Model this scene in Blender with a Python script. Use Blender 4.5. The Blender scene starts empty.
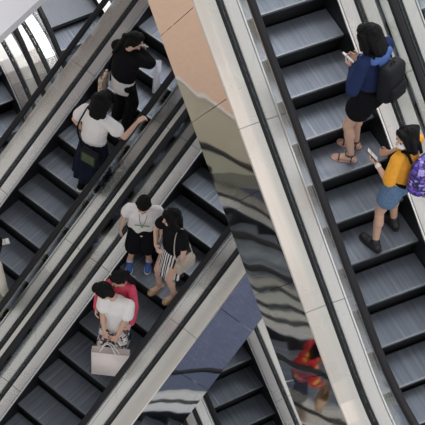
import bpy, bmesh, math, random
from mathutils import Vector, Matrix, noise
random.seed(7)
PI = math.pi
SC = bpy.context.scene
COL = SC.collection
ZO = 25.5                      # height of the camera above the ground floor

# ------------------------------------------------------------------ materials
def new_mat(name):
    m = bpy.data.materials.new(name); m.use_nodes = True
    nt = m.node_tree; b = nt.nodes['Principled BSDF']
    return m, nt, b
def N(nt, t, **kw):
    n = nt.nodes.new(t)
    for k, v in kw.items(): setattr(n, k, v)
    return n
def mat(name, color, rough=.6, metal=0., var=.06, scale=30., bump=0., spec=.5, coat=0., stretch=(1, 1, 1), sheen=0.):
    m, nt, b = new_mat(name)
    tc = N(nt, 'ShaderNodeTexCoord'); mp = N(nt, 'ShaderNodeMapping'); mp.inputs['Scale'].default_value = stretch
    nz = N(nt, 'ShaderNodeTexNoise'); nz.inputs['Scale'].default_value = scale; nz.inputs['Detail'].default_value = 4
    nt.links.new(tc.outputs['Object'], mp.inputs['Vector']); nt.links.new(mp.outputs[0], nz.inputs['Vector'])
    cr = N(nt, 'ShaderNodeValToRGB')
    lo = [max(0, c * (1 - var)) for c in color]; hi = [min(1, c * (1 + var)) for c in color]
    cr.color_ramp.elements[0].position = .3; cr.color_ramp.elements[1].position = .7
    cr.color_ramp.elements[0].color = (*lo, 1); cr.color_ramp.elements[1].color = (*hi, 1)
    nt.links.new(nz.outputs['Fac'], cr.inputs[0]); nt.links.new(cr.outputs[0], b.inputs['Base Color'])
    b.inputs['Roughness'].default_value = rough; b.inputs['Metallic'].default_value = metal
    b.inputs['Specular IOR Level'].default_value = spec; b.inputs['Coat Weight'].default_value = coat
    b.inputs['Sheen Weight'].default_value = sheen
    if bump:
        bp = N(nt, 'ShaderNodeBump'); bp.inputs['Strength'].default_value = bump; bp.inputs['Distance'].default_value = .01
        nt.links.new(nz.outputs['Fac'], bp.inputs['Height']); nt.links.new(bp.outputs[0], b.inputs['Normal'])
    return m
def tread_mat():
    m, nt, b = new_mat('ribbed_tread_metal')
    tc = N(nt, 'ShaderNodeTexCoord'); oi = N(nt, 'ShaderNodeObjectInfo')
    ad = N(nt, 'ShaderNodeVectorMath', operation='ADD'); sc = N(nt, 'ShaderNodeVectorMath', operation='SCALE')
    cb = N(nt, 'ShaderNodeCombineXYZ')
    nt.links.new(oi.outputs['Random'], cb.inputs[0]); nt.links.new(oi.outputs['Random'], cb.inputs[1])
    nt.links.new(cb.outputs[0], sc.inputs[0]); sc.inputs['Scale'].default_value = 9.
    nt.links.new(tc.outputs['Object'], ad.inputs[0]); nt.links.new(sc.outputs[0], ad.inputs[1])
    mp = N(nt, 'ShaderNodeMapping'); mp.inputs['Scale'].default_value = (.5, 26, 1)
    nt.links.new(ad.outputs[0], mp.inputs['Vector'])
    nz = N(nt, 'ShaderNodeTexNoise'); nz.inputs['Scale'].default_value = 1.; nz.inputs['Detail'].default_value = 3
    nt.links.new(mp.outputs[0], nz.inputs['Vector'])
    n2 = N(nt, 'ShaderNodeTexNoise'); n2.inputs['Scale'].default_value = 3.5; nt.links.new(ad.outputs[0], n2.inputs['Vector'])
    cr = N(nt, 'ShaderNodeValToRGB'); e = cr.color_ramp.elements
    e[0].position = .3; e[0].color = (.155, .178, .215, 1); e[1].position = .64; e[1].color = (.225, .25, .30, 1)
    x = e.new(.76); x.color = (.42, .44, .48, 1)  # pale streaks: irregular reflections on the tread, painted into its colour
    nt.links.new(nz.outputs['Fac'], cr.inputs[0])
    # the fine cleats of the tread
    wv = N(nt, 'ShaderNodeTexWave', wave_type='BANDS', bands_direction='Y'); wv.inputs['Scale'].default_value = 34.
    nt.links.new(tc.outputs['Object'], wv.inputs['Vector'])
    bp = N(nt, 'ShaderNodeBump'); bp.inputs['Strength'].default_value = .45; bp.inputs['Distance'].default_value = .004
    nt.links.new(wv.outputs['Fac'], bp.inputs['Height']); nt.links.new(bp.outputs[0], b.inputs['Normal'])
    nt.links.new(cr.outputs[0], b.inputs['Base Color'])
    mr = N(nt, 'ShaderNodeMapRange'); mr.inputs['To Min'].default_value = .28; mr.inputs['To Max'].default_value = .5
    nt.links.new(n2.outputs['Fac'], mr.inputs['Value']); nt.links.new(mr.outputs[0], b.inputs['Roughness'])
    b.inputs['Metallic'].default_value = .75
    return m
def steel_mat(name, col, rough=.28, var=.025):
    """brushed deck steel with a hairline joint every couple of metres"""
    m, nt, b = new_mat(name)
    tc = N(nt, 'ShaderNodeTexCoord'); mp = N(nt, 'ShaderNodeMapping'); mp.inputs['Scale'].default_value = (1.2, 80, 1.2)
    nz = N(nt, 'ShaderNodeTexNoise'); nz.inputs['Scale'].default_value = 1.; nz.inputs['Detail'].default_value = 1
    nt.links.new(tc.outputs['Object'], mp.inputs[0]); nt.links.new(mp.outputs[0], nz.inputs['Vector'])
    cr = N(nt, 'ShaderNodeValToRGB'); e = cr.color_ramp.elements
    e[0].position = .3; e[1].position = .7
    e[0].color = (*[c * (1 - var) for c in col], 1); e[1].color = (*[min(1, c * (1 + var)) for c in col], 1)
    nt.links.new(nz.outputs['Fac'], cr.inputs[0])
    sp = N(nt, 'ShaderNodeSeparateXYZ'); nt.links.new(tc.outputs['Object'], sp.inputs[0])
    a = N(nt, 'ShaderNodeMath', operation='ADD'); a.inputs[1].default_value = 40.35; nt.links.new(sp.outputs[0], a.inputs[0])
    mo = N(nt, 'ShaderNodeMath', operation='MODULO'); mo.inputs[1].default_value = 1.74; nt.links.new(a.outputs[0], mo.inputs[0])
    lt = N(nt, 'ShaderNodeMath', operation='LESS_THAN'); lt.inputs[1].default_value = .012; nt.links.new(mo.outputs[0], lt.inputs[0])
    mx = N(nt, 'ShaderNodeMix', data_type='RGBA'); mx.inputs[7].default_value = (.42, .40, .38, 1)
    nt.links.new(lt.outputs[0], mx.inputs[0]); nt.links.new(cr.outputs[0], mx.inputs[6]); nt.links.new(mx.outputs[2], b.inputs['Base Color'])
    n2 = N(nt, 'ShaderNodeTexNoise'); n2.inputs['Scale'].default_value = 1.1; nt.links.new(tc.outputs['Object'], n2.inputs['Vector'])
    mr = N(nt, 'ShaderNodeMapRange'); mr.inputs['To Min'].default_value = rough - .06; mr.inputs['To Max'].default_value = rough + .1
    nt.links.new(n2.outputs['Fac'], mr.inputs['Value']); nt.links.new(mr.outputs[0], b.inputs['Roughness'])
    b.inputs['Metallic'].default_value = 1.
    return m
def mirror_mat(name, col, amp, sc):
    m, nt, b = new_mat(name)
    tc = N(nt, 'ShaderNodeTexCoord'); mp = N(nt, 'ShaderNodeMapping'); mp.inputs['Scale'].default_value = sc
    nt.links.new(tc.outputs['Object'], mp.inputs[0])
    nz = N(nt, 'ShaderNodeTexNoise'); nz.inputs['Scale'].default_value = 1.; nz.inputs['Detail'].default_value = .6
    nt.links.new(mp.outputs[0], nz.inputs['Vector'])
    bp = N(nt, 'ShaderNodeBump'); bp.inputs['Strength'].default_value = 1.; bp.inputs['Distance'].default_value = amp
    nt.links.new(nz.outputs['Fac'], bp.inputs['Height']); nt.links.new(bp.outputs[0], b.inputs['Normal'])
    b.inputs['Base Color'].default_value = (*col, 1); b.inputs['Metallic'].default_value = 1.; b.inputs['Roughness'].default_value = .035
    return m
def glass_mat():
    m = bpy.data.materials.new('balustrade_glass'); m.use_nodes = True; nt = m.node_tree; nt.nodes.clear()
    out = N(nt, 'ShaderNodeOutputMaterial'); mx = N(nt, 'ShaderNodeMixShader'); tr = N(nt, 'ShaderNodeBsdfTransparent'); gl = N(nt, 'ShaderNodeBsdfGlossy')
    tr.inputs[0].default_value = (.95, .97, .965, 1); gl.inputs[0].default_value = (.93, .97, 1, 1); gl.inputs['Roughness'].default_value = .02
    lw = N(nt, 'ShaderNodeLayerWeight'); lw.inputs[0].default_value = .5
    pw = N(nt, 'ShaderNodeMath', operation='POWER'); pw.inputs[1].default_value = 4.
    mr = N(nt, 'ShaderNodeMath', operation='MULTIPLY_ADD'); mr.inputs[1].default_value = .85; mr.inputs[2].default_value = .07; mr.use_clamp = True
    nt.links.new(lw.outputs['Facing'], pw.inputs[0]); nt.links.new(pw.outputs[0], mr.inputs[0]); nt.links.new(mr.outputs[0], mx.inputs[0])
    nt.links.new(tr.outputs[0], mx.inputs[1]); nt.links.new(gl.outputs[0], mx.inputs[2]); nt.links.new(mx.outputs[0], out.inputs[0])
    return m
def speckle_mat(name, base, dots, patch, scale=220.):
    m, nt, b = new_mat(name)
    tc = N(nt, 'ShaderNodeTexCoord')
    vo = N(nt, 'ShaderNodeTexVoronoi'); vo.inputs['Scale'].default_value = scale / 8; nt.links.new(tc.outputs['Object'], vo.inputs['Vector'])
    lt = N(nt, 'ShaderNodeMath', operation='LESS_THAN'); lt.inputs[1].default_value = .24; nt.links.new(vo.outputs['Distance'], lt.inputs[0])
    n2 = N(nt, 'ShaderNodeTexNoise'); n2.inputs['Scale'].default_value = 3.; nt.links.new(tc.outputs['Object'], n2.inputs['Vector'])
    m1 = N(nt, 'ShaderNodeMix', data_type='RGBA'); m1.inputs[6].default_value = (*base, 1); m1.inputs[7].default_value = (*patch, 1)
    nt.links.new(n2.outputs['Fac'], m1.inputs[0])
    m2 = N(nt, 'ShaderNodeMix', data_type='RGBA'); m2.inputs[7].default_value = (*dots, 1)
    ml = N(nt, 'ShaderNodeMath', operation='MULTIPLY'); ml.inputs[1].default_value = .5
    nt.links.new(lt.outputs[0], ml.inputs[0]); nt.links.new(ml.outputs[0], m2.inputs[0]); nt.links.new(m1.outputs[2], m2.inputs[6])
    nt.links.new(m2.outputs[2], b.inputs['Base Color']); b.inputs['Roughness'].default_value = .5
    return m
def stripe_mat(name, c1, c2, scale, axis='X', duty=.5, dist=0.):
    m, nt, b = new_mat(name)
    tc = N(nt, 'ShaderNodeTexCoord'); wv = N(nt, 'ShaderNodeTexWave', wave_type='BANDS', bands_direction=axis)
    wv.inputs['Scale'].default_value = scale; wv.inputs['Distortion'].default_value = dist
    nt.links.new(tc.outputs['Object'], wv.inputs['Vector'])
    gt = N(nt, 'ShaderNodeMath', operation='GREATER_THAN'); gt.inputs[1].default_value = duty; nt.links.new(wv.outputs['Fac'], gt.inputs[0])
    mx = N(nt, 'ShaderNodeMix', data_type='RGBA'); mx.inputs[6].default_value = (*c1, 1); mx.inputs[7].default_value = (*c2, 1)
    nt.links.new(gt.outputs[0], mx.inputs[0]); nt.links.new(mx.outputs[2], b.inputs['Base Color']); b.inputs['Roughness'].default_value = .8
    return m
def blotch_mat(name, cols, scale, stretch=(1, 1, 1), rough=.7):
    m, nt, b = new_mat(name)
    tc = N(nt, 'ShaderNodeTexCoord'); mp = N(nt, 'ShaderNodeMapping'); mp.inputs['Scale'].default_value = stretch
    vo = N(nt, 'ShaderNodeTexVoronoi'); vo.inputs['Scale'].default_value = scale
    nt.links.new(tc.outputs['Object'], mp.inputs[0]); nt.links.new(mp.outputs[0], vo.inputs['Vector'])
    sp = N(nt, 'ShaderNodeSeparateColor'); nt.links.new(vo.outputs['Color'], sp.inputs[0])
    cr = N(nt, 'ShaderNodeValToRGB'); cr.color_ramp.interpolation = 'CONSTANT'; e = cr.color_ramp.elements
    n = len(cols); e[0].color = (*cols[0], 1); e[1].position = 1. / n; e[1].color = (*cols[1], 1)
    for i in range(2, n): x = e.new(i / n); x.color = (*cols[i], 1)
    nt.links.new(sp.outputs[0], cr.inputs[0]); nt.links.new(cr.outputs[0], b.inputs['Base Color']); b.inputs['Roughness'].default_value = rough
    return m

M = {}
M['tread'] = tread_mat()
M['riser'] = mat('dark_riser', (.022, .024, .027), .5, .3, var=.2, stretch=(1, 12, 1), spec=.35)
M['nosing'] = mat('nosing_edge', (.22, .23, .25), .45, .7)
M['deck'] = steel_mat('outer_deck_steel', (.66, .62, .575), .26)
M['inner'] = steel_mat('inner_deck_steel', (.68, .645, .625), .25)
M['trim'] = mat('bright_skirt_trim', (.88, .87, .87), .28, 1.)
M['skirt'] = mat('black_skirt_panel', (.018, .019, .022), .38, .2, spec=.4)
M['gasket'] = mat('black_glass_channel', (.012, .013, .015), .5, spec=.3)
M['rubber'] = mat('black_handrail_rubber', (.014, .0145, .017), .45, var=.15, scale=60, spec=.22)
M['guide'] = mat('handrail_guide_metal', (.45, .46, .47), .35, 1.)
M['mirror'] = mirror_mat('polished_cladding', (.70, .685, .665), .008, (1.0, 1., 1.2))
M['mirror2'] = mirror_mat('polished_cladding_lower', (.66, .67, .70), .005, (1.1, 1., 1.3))
M['glass'] = glass_mat()
M['casing'] = mat('truss_casing', (.05, .05, .055), .7)
M['plate'] = mat('landing_plate_metal', (.13, .14, .16), .5, .7, scale=8, stretch=(1, 20, 1), var=.1)

# ------------------------------------------------------------------ object helpers
def mesh_obj(name, me, m, parent=None):
    o = bpy.data.objects.new(name, me); COL.objects.link(o)
    if m is not None:
        for mm in (m if isinstance(m, (list, tuple)) else [m]): me.materials.append(mm)
    if parent: o.parent = parent
    return o
def from_data(name, vs, fs, m, parent=None, smooth=False, mi=None):
    me = bpy.data.meshes.new(name); me.from_pydata([tuple(v) for v in vs], [], fs); me.validate(); me.update()
    bm = bmesh.new(); bm.from_mesh(me); bmesh.ops.recalc_face_normals(bm, faces=bm.faces); bm.to_mesh(me); bm.free()
    if mi:
        for p, k in zip(me.polygons, mi): p.material_index = k
    if smooth:
        for p in me.polygons: p.use_smooth = True
    return mesh_obj(name, me, m, parent)
def tag(o, label=None, cat=None, group=None, kind=None):
    if label: o['label'] = label
    if cat: o['category'] = cat
    if group: o['group'] = group
    if kind: o['kind'] = kind
    return o
def empty(name, loc, rz=0.):
    o = bpy.data.objects.new(name, None); COL.objects.link(o); o.location = loc; o.rotation_euler = (0, 0, rz)
    o.empty_display_size = .2
    return o
def box_data(x0, x1, y0, y1, z0, z1):
    vs = [(x, y, z) for z in (z0, z1) for y in (y0, y1) for x in (x0, x1)]
    return vs, [(0, 2, 3, 1), (4, 5, 7, 6), (0, 1, 5, 4), (2, 6, 7, 3), (0, 4, 6, 2), (1, 3, 7, 5)]

# ------------------------------------------------------------------ escalators
TAN = math.tan(math.radians(30))
def make_profile(s_lo, s_hi, ease=1.1):
    def I(x):                                   # smooth ramp whose slope goes 0 -> 1 over `ease`
        if x <= -ease / 2: return 0.
        if x >= ease / 2: return x
        t = x + ease / 2; return t * t / (2 * ease)
    def z(s): return TAN * (s_lo + I(s - s_lo) - I(s - s_hi))
    return z
def sweep(name, sec, zf, s0, s1, m, parent, ds=.2, side=1, smooth=False):
    """closed section [(lateral, height)] carried along the slope; lateral is positive to the right going up"""
    n = max(2, int(round((s1 - s0) / ds)) + 1); vs = []; fs = []; k = len(sec)
    for i in range(n):
        s = s0 + (s1 - s0) * i / (n - 1); z = zf(s)
        for l, h in sec: vs.append((s, -l * side, z + h))
    for i in range(n - 1):
        for j in range(k):
            a = i * k + j; b = i * k + (j + 1) % k; fs.append((a, b, b + k, a + k))
    fs.append(tuple(range(k - 1, -1, -1))); fs.append(tuple((n - 1) * k + j for j in range(k)))
    return from_data(name, vs, fs, m, parent, smooth)
GL, HR, HD = .7227, 1.0155, .14
def escalator(label, O, az, s0, s1, s_lo, s_hi, clad=(), clad_depth=1.1, clad_tilt=3., outer=(1., 1.), mirror='mirror', group='escalators in the criss-crossing stack', phase=0., plates=True):
    a = math.radians(90 - az)
    root = empty('escalator', (O[0], O[1], O[2] + ZO), a)
    tag(root, label, 'escalator', group)
    zf = make_profile(s_lo, s_hi)
    f, e = s0, s1
    casing_top = -.45
    sweep('truss_casing', [(-.88, casing_top), (-.88, -clad_depth), (.88, -clad_depth), (.88, casing_top)], zf, f + .1, e - .1, M['casing'], root, .3)
    for sd, ow in ((-1, outer[0]), (1, outer[1])):
        sweep('skirt_panel', [(.522, -.42), (.522, HD - .01), (.54, HD - .01), (.54, -.42)], zf, f, e, M['skirt'], root, side=sd)
        sweep('skirt_trim', [(.518, HD - .02), (.518, HD + .004), (.536, HD + .006), (.536, HD - .02)], zf, f, e, M['trim'], root, side=sd)
        sweep('inner_deck', [(.546, HD - .03), (.546, HD), (.684, HD + .012), (.684, HD - .03)], zf, f, e, M['inner'], root, side=sd)
        sweep('glass_channel', [(.686, HD - .06), (.686, HD + .014), (.764, HD + .014), (.764, HD - .06)], zf, f, e, M['gasket'], root, side=sd)
        sweep('outer_deck', [(.766, HD - .05), (.766, HD + .01), (ow - .012, HD), (ow, HD - .012), (ow, HD - .05)], zf, f, e, M['deck'], root, side=sd)
        g0 = f + .15
        while g0 < e - .3:
            g1 = min(g0 + 1.74, e - .1)
            sweep('glass_panel', [(GL - .006, HD + .015), (GL - .006, HR - .045), (GL + .006, HR - .045), (GL + .006, HD + .015)], zf, g0 + .004, g1 - .004, M['glass'], root, side=sd)
            g0 = g1
        sweep('handrail_guide', [(GL - .022, HR - .05), (GL - .022, HR - .018), (GL + .022, HR - .018), (GL + .022, HR - .05)], zf, f, e, M['guide'], root, side=sd)
        pr = [(-.041, -.018), (-.041, .006), (-.033, .02), (-.018, .027), (.018, .027), (.033, .02), (.041, .006), (.041, -.018), (.030, -.030), (-.030, -.030)]
        sweep('handrail', [(GL - .012 + x, HR + .01 + z) for x, z in pr], zf, f, e, M['rubber'], root, side=sd)
    # polished side cladding, one sheet after another with hairline gaps
    for sd in clad:
        ow = outer[0] if sd < 0 else outer[1]; tt = math.radians(clad_tilt)
        p0 = f + .1
        q = f + .1; L = .87
        while q < e - .05:
            q1 = min(q + L, e - .02)
            vs = []; fs = []; cols = 5
            for i in range(cols):
                s = q + .003 + (q1 - q - .006) * i / (cols - 1)
                sl = (zf(s + .01) - zf(s - .01)) / .02; c = 1 / math.sqrt(1 + sl * sl); sn = sl * c
                for dd in (0., clad_depth):
                    for off in (0., -.012):
                        x = s + sn * dd; z = zf(s) + HD - .02 - c * dd
                        lat = (ow + dd * math.sin(tt) + off) * sd
                        vs.append((x, -lat, z))
            for i in range(cols - 1):
                A = i * 4; B = A + 4
                fs += [(A, A + 2, B + 2, B), (A + 1, B + 1, B + 3, A + 3), (A, B, B + 1, A + 1), (A + 2, A + 3, B + 3, B + 2)]
            fs += [(0, 1, 3, 2), (len(vs) - 4, len(vs) - 2, len(vs) - 1, len(vs) - 3)]
            from_data('cladding_panel', vs, fs, M[mirror], root)
            q = q1
    # the steps
    k0 = math.ceil((f + .1) / .4 - phase); k1 = math.floor((e - .4) / .4 - phase)
    if plates:
        k1 = min(k1, math.floor((s_hi + .25) / .4)); sp = (k1 + 1) * .4 + .005
        while sp < e - .05:
            sq = min(sp + .82, e - .01); vs, fs = box_data(sp, sq - .012, -.515, .515, zf(sp) - .05, zf(sq))
            from_data('landing_plate', vs, fs, M['plate'], root); sp = sq
    first = None; sec = None
    for k in range(k0, k1 + 1):
        s = (k + phase) * .4; z = zf(s); rise = zf(s) - zf(s - .4)
        if first is None:
            vs, fs = box_data(.018, .404, -.513, .513, -.03, 0.)
            v2, f2 = box_data(0., .018, -.513, .513, -.03, 0.)
            base = len(vs); vs += v2; fs += [tuple(i + base for i in g) for g in f2]
            st = from_data('step', vs, fs, [M['tread'], M['nosing']], root, mi=[0] * 6 + [1] * 6); first = st.data
            # curved riser with its cleats
            rv = []; rf = []; n = 8
            for i in range(n + 1):
                t = i / n; x = .012 + .035 * math.sin(t * PI * .55)
                for y in (-.51, .51):
                    rv.append((x, y, -.03 - .245 * t)); rv.append((x + .015, y, -.03 - .245 * t))
            for i in range(n):
                A = i * 4; rf += [(A, A + 2, A + 6, A + 4), (A + 1, A + 5, A + 7, A + 3), (A, A + 4, A + 5, A + 1), (A + 2, A + 3, A + 7, A + 6)]
            rf += [(0, 1, 3, 2), (4 * n, 4 * n + 2, 4 * n + 3, 4 * n + 1)]
            r0 = from_data('riser', rv, rf, M['riser'], st, smooth=True); sec = r0.data
        else:
            st = bpy.data.objects.new('step', first); COL.objects.link(st); st.parent = root
            r0 = bpy.data.objects.new('riser', sec); COL.objects.link(r0); r0.parent = st
        st.location = (s, 0, z)
    return root, zf

def frame(O, az):
    a = math.radians(az); return Vector((O[0], O[1], O[2] + ZO)), Vector((math.sin(a), math.cos(a), 0)), Vector((math.cos(a), -math.sin(a), 0))
OB, AZB = (3.3042, 10.3018, -14.3213), -24.2605
OA, AZA = (.1011, 11.4993, -19.3859), 42.3023
Ob, AZb = (2.7283, 13.3029, -22.3285), -28.2034
SP = 1.8946
def shift(O, az, l):
    _, u, v = frame(O, az); return (O[0] + v.x * l, O[1] + v.y * l, O[2])
OB2 = shift(OB, AZB, SP); OA2 = shift(OA, AZA, -SP); Ob2 = shift(Ob, AZb, -SP)

escalator('nearest escalator right of centre, two women with backpacks riding on it', OB, AZB, -3.6, 7.0, -1.55, 6.4, clad=(-1,), clad_depth=1.12, clad_tilt=2.6, outer=(1.0, .925), group='topmost escalator pair')
escalator('escalator cut by the right edge, only its left decks and handrail showing', OB2, AZB, -3.6, 7.0, -1.55, 6.4, outer=(.925, 1.0), group='topmost escalator pair')
escalator('middle escalator carrying the boy, the striped-skirt woman and the shopping couple', OA, AZA, -5.2, 8.6, -4.8, 8.0, clad=(1,), clad_depth=1.44, clad_tilt=4.4, outer=(.90, 1.0), mirror='mirror2', group='middle-level escalator pair')
escalator('left escalator going up from the left edge, women in black and in white riding it', OA2, AZA, -5.2, 8.6, -4.8, 8.0, outer=(1.0, .90), group='middle-level escalator pair')
escalator('lowest empty escalator showing at the bottom centre under the blue mirror panel', Ob, AZb, -4.8, 6.9, -4.3, 5.3, clad=(1,), clad_depth=1.2, clad_tilt=0., outer=(.925, 1.0), group='lowest escalator pair')
escalator('lowest escalator at far left, dark steps glimpsed behind the left handrail', Ob2, AZb, -4.8, 6.9, -4.3, 5.3, outer=(1.0, .925), group='lowest escalator pair')

# ------------------------------------------------------------------ floors
def struct(name, vs, fs, m):
    o = from_data(name, vs, fs, m); o['kind'] = 'structure'; return o
M['navy'] = speckle_mat('navy_speckled_floor', (.055, .068, .13), (.30, .33, .42), (.11, .13, .20))
M['paleblue'] = speckle_mat('pale_blue_floor_band', (.22, .26, .36), (.4, .44, .52), (.26, .30, .40))
M['olive'] = mat('olive_stone_floor', (.36, .33, .25), .55, var=.06, scale=3)
M['tan'] = mat('tan_stone_floor', (.60, .42, .31), .5, var=.05, scale=12)
M['white_slab'] = mat('pale_upper_floor', (.60, .60, .63), .7, var=.03, scale=1.)
vs, fs = box_data(-14, 16, 0, 30, -.2, 0.)
struct('floor', vs, fs, M['navy'])
# pale bands laid into the ground floor
def quad_slab(pts, z0, z1):
    n = len(pts); vs = [(x, y, z0) for x, y in pts] + [(x, y, z1) for x, y in pts]
    return vs, [tuple(range(n - 1, -1, -1)), tuple(range(n, 2 * n))] + [(i, (i + 1) % n, n + (i + 1) % n, n + i) for i in range(n)]
# floor of the next level beside the lowest pair (seen in the polished cladding)
c, u, v = frame(Ob2, AZb)
zl = ZO + Ob[2] + TAN * 5.3
def bl(s, l): q = c + u * s + v * l; return (q.x, q.y)
XE = -3.25
vs, fs = quad_slab([(XE, 12.19), (-1.22, 14.41), (XE, 18.2)], zl - .35, zl)
struct('floor_side', vs, fs, M['olive'])
vs, fs = quad_slab([(XE - .05, 12.13), (XE - .05, 24), (-13, 24), (-13, 10.9), (-4.42, 10.9)], zl - .35, zl)
struct('floor_landing', vs, fs, M['tan'])
vs, fs = quad_slab([(XE - .05, 12.13), (XE, 12.19), (XE, 24), (XE - .05, 24)], zl - .35, zl + .05)
struct('trim_curb', vs, fs, M['trim'])
# pale upper floor slab in the top left corner
zs = ZO - 14.
P0 = Vector((-.72, 13.007)); P1 = Vector((-.295, 13.566)); dd = (P1 - P0).normalized(); nn = Vector((-dd.y, dd.x))
q = [P0 - dd * .3, P0 + dd * 4, P0 + dd * 4 + nn * 4, P0 - dd * .3 + nn * 4]
vs, fs = quad_slab([(a.x, a.y) for a in q], zs - .12, zs)
struct('floor_upper', vs, fs, M['white_slab'])

# PEOPLE_BEGIN
# ------------------------------------------------------------------ figures
V3 = Vector
def cap(p0, p1, r0, r1, fl=(1, 1), xd=None, n=14):
    """tapered rounded limb segment as a closed hull: (verts, faces)"""
    p0 = V3(p0); p1 = V3(p1); ax = (p1 - p0); L = ax.length
    ax = ax.normalized() if L > 1e-6 else V3((0, 0, 1))
    xd = V3(xd) if xd else (V3((1, 0, 0)) if abs(ax.x) < .9 else V3((0, 1, 0)))
    X = (xd - ax * xd.dot(ax)).normalized(); Y = ax.cross(X)
    rings = []
    for a in (-80, -55, -28, 0): rings.append((p0 + ax * (r0 * math.sin(math.radians(a))), r0 * math.cos(math.radians(a))))
    for a in (0, 28, 55, 80): rings.append((p1 + ax * (r1 * math.sin(math.radians(a))), r1 * math.cos(math.radians(a))))
    vs = []; fs = []
    for c, r in rings:
        for i in range(n):
            t = 2 * PI * i / n; vs.append(c + X * (r * fl[0] * math.cos(t)) + Y * (r * fl[1] * math.sin(t)))
    for j in range(len(rings) - 1):
        for i in range(n): a = j * n + i; b = j * n + (i + 1) % n; fs.append((a, b, b + n, a + n))
    fs.append(tuple(range(n - 1, -1, -1))); k = (len(rings) - 1) * n; fs.append(tuple(k + i for i in range(n)))
    return vs, fs
def ell(c, r, R=None):
    vs, fs = cap((0, 0, -.001), (0, 0, .001), 1, 1, n=18)
    out = []
    for v in vs:
        q = V3((v.x * r[0], v.y * r[1], v.z * r[2]))
        if R: q = R @ q
        out.append(q + V3(c))
    return out, fs
def rbox_data(sx, sy, sz, r, mtx=None, seg=3):
    bm = bmesh.new(); bmesh.ops.create_cube(bm, size=1)
    for v in bm.verts: v.co = V3((v.co.x * sx, v.co.y * sy, v.co.z * sz))
    bmesh.ops.bevel(bm, geom=bm.edges[:], offset=r, segments=seg, profile=.5, affect='EDGES')
    if mtx: bmesh.ops.transform(bm, matrix=mtx, verts=bm.verts)
    vs = [v.co.copy() for v in bm.verts]; fs = [tuple(v.index for v in f.verts) for f in bm.faces]; bm.free()
    return vs, fs
def fuse(name, parts, voxel, m, parent=None, smooth=3, wrinkle=0., wsc=9., only=None):
    """melt overlapping hulls into one continuous skin"""
    vs = []; fs = []
    for a, b in parts:
        k = len(vs); vs += a; fs += [tuple(i + k for i in f) for f in b]
    me = bpy.data.meshes.new(name + '_src'); me.from_pydata([tuple(v) for v in vs], [], fs); me.update()
    bm = bmesh.new(); bm.from_mesh(me); bmesh.ops.recalc_face_normals(bm, faces=bm.faces); bm.to_mesh(me); bm.free()
    t = bpy.data.objects.new('tmp', me); COL.objects.link(t)
    rm = t.modifiers.new('r', 'REMESH'); rm.mode = 'VOXEL'; rm.voxel_size = voxel; rm.adaptivity = 0
    if smooth:
        sm = t.modifiers.new('s', 'SMOOTH'); sm.factor = .5; sm.iterations = smooth
    bpy.context.view_layer.update(); dg = bpy.context.evaluated_depsgraph_get()
    out = bpy.data.meshes.new_from_object(t.evaluated_get(dg)); out.name = name
    bpy.data.objects.remove(t); bpy.data.meshes.remove(me)
    if wrinkle:
        out.update(); nr = [v.normal.copy() for v in out.vertices]
        for v, q in zip(out.vertices, nr):
            p = v.co * wsc; v.co += q * (noise.noise(V3((p.x, p.y, p.z * .55))) * wrinkle)
    for p in out.polygons: p.use_smooth = True
    out.update()
    return mesh_obj(name, out, m, parent)
def tube_data(pts, r, n=8):
    pts = [V3(p) for p in pts]; vs = []; fs = []; X = None
    for i, p in enumerate(pts):
        a = (pts[min(i + 1, len(pts) - 1)] - pts[max(i - 1, 0)]).normalized()
        if X is None: X = (V3((0, 0, 1)) if abs(a.z) < .9 else V3((1, 0, 0)))
        X = (X - a * X.dot(a)).normalized(); Y = a.cross(X)
        rr = r if not isinstance(r, (tuple, list)) else r
        ra, rb = (rr, rr) if not isinstance(rr, (tuple, list)) else rr
        for k in range(n):
            t = 2 * PI * k / n; vs.append(p + X * (ra * math.cos(t)) + Y * (rb * math.sin(t)))
    for j in range(len(pts) - 1):
        for k in range(n): a = j * n + k; b = j * n + (k + 1) % n; fs.append((a, b, b + n, a + n))
    fs.append(tuple(range(n - 1, -1, -1))); q = (len(pts) - 1) * n; fs.append(tuple(q + i for i in range(n)))
    return vs, fs
def spline(pts, n=8):
    P = [V3(p) for p in pts]; P = [P[0] * 2 - P[1]] + P + [P[-1] * 2 - P[-2]]; out = []
    for i in range(1, len(P) - 2):
        for k in range(n):
            t = k / n; a, b, c, d = P[i - 1], P[i], P[i + 1], P[i + 2]
            out.append(.5 * ((2 * b) + (c - a) * t + (2 * a - 5 * b + 4 * c - d) * t * t + (3 * b - a - 3 * c + d) * t ** 3))
    out.append(P[-2]); return out
def merge(*ps):
    vs = []; fs = []
    for a, b in ps:
        k = len(vs); vs += list(a); fs += [tuple(i + k for i in f) for f in b]
    return vs, fs
def hull_obj(name, data, m, parent=None, smooth=True): return from_data(name, data[0], data[1], m, parent, smooth)

SK = {'light': mat('skin_light', (.66, .42, .32), .5, var=.04, scale=8), 'mid': mat('skin_warm', (.60, .37, .27), .5, var=.04, scale=8)}
M['hair'] = mat('black_hair', (.006, .0055, .006), .5, var=.3, scale=70, bump=.5, stretch=(1, 1, .12), spec=.1)
M['eye'] = mat('dark_eye', (.02, .015, .012), .2)
M['lip'] = mat('lip', (.45, .17, .15), .5)
M['mask'] = mat('white_face_mask', (.82, .83, .85), .8, bump=.2, scale=60)

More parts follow.
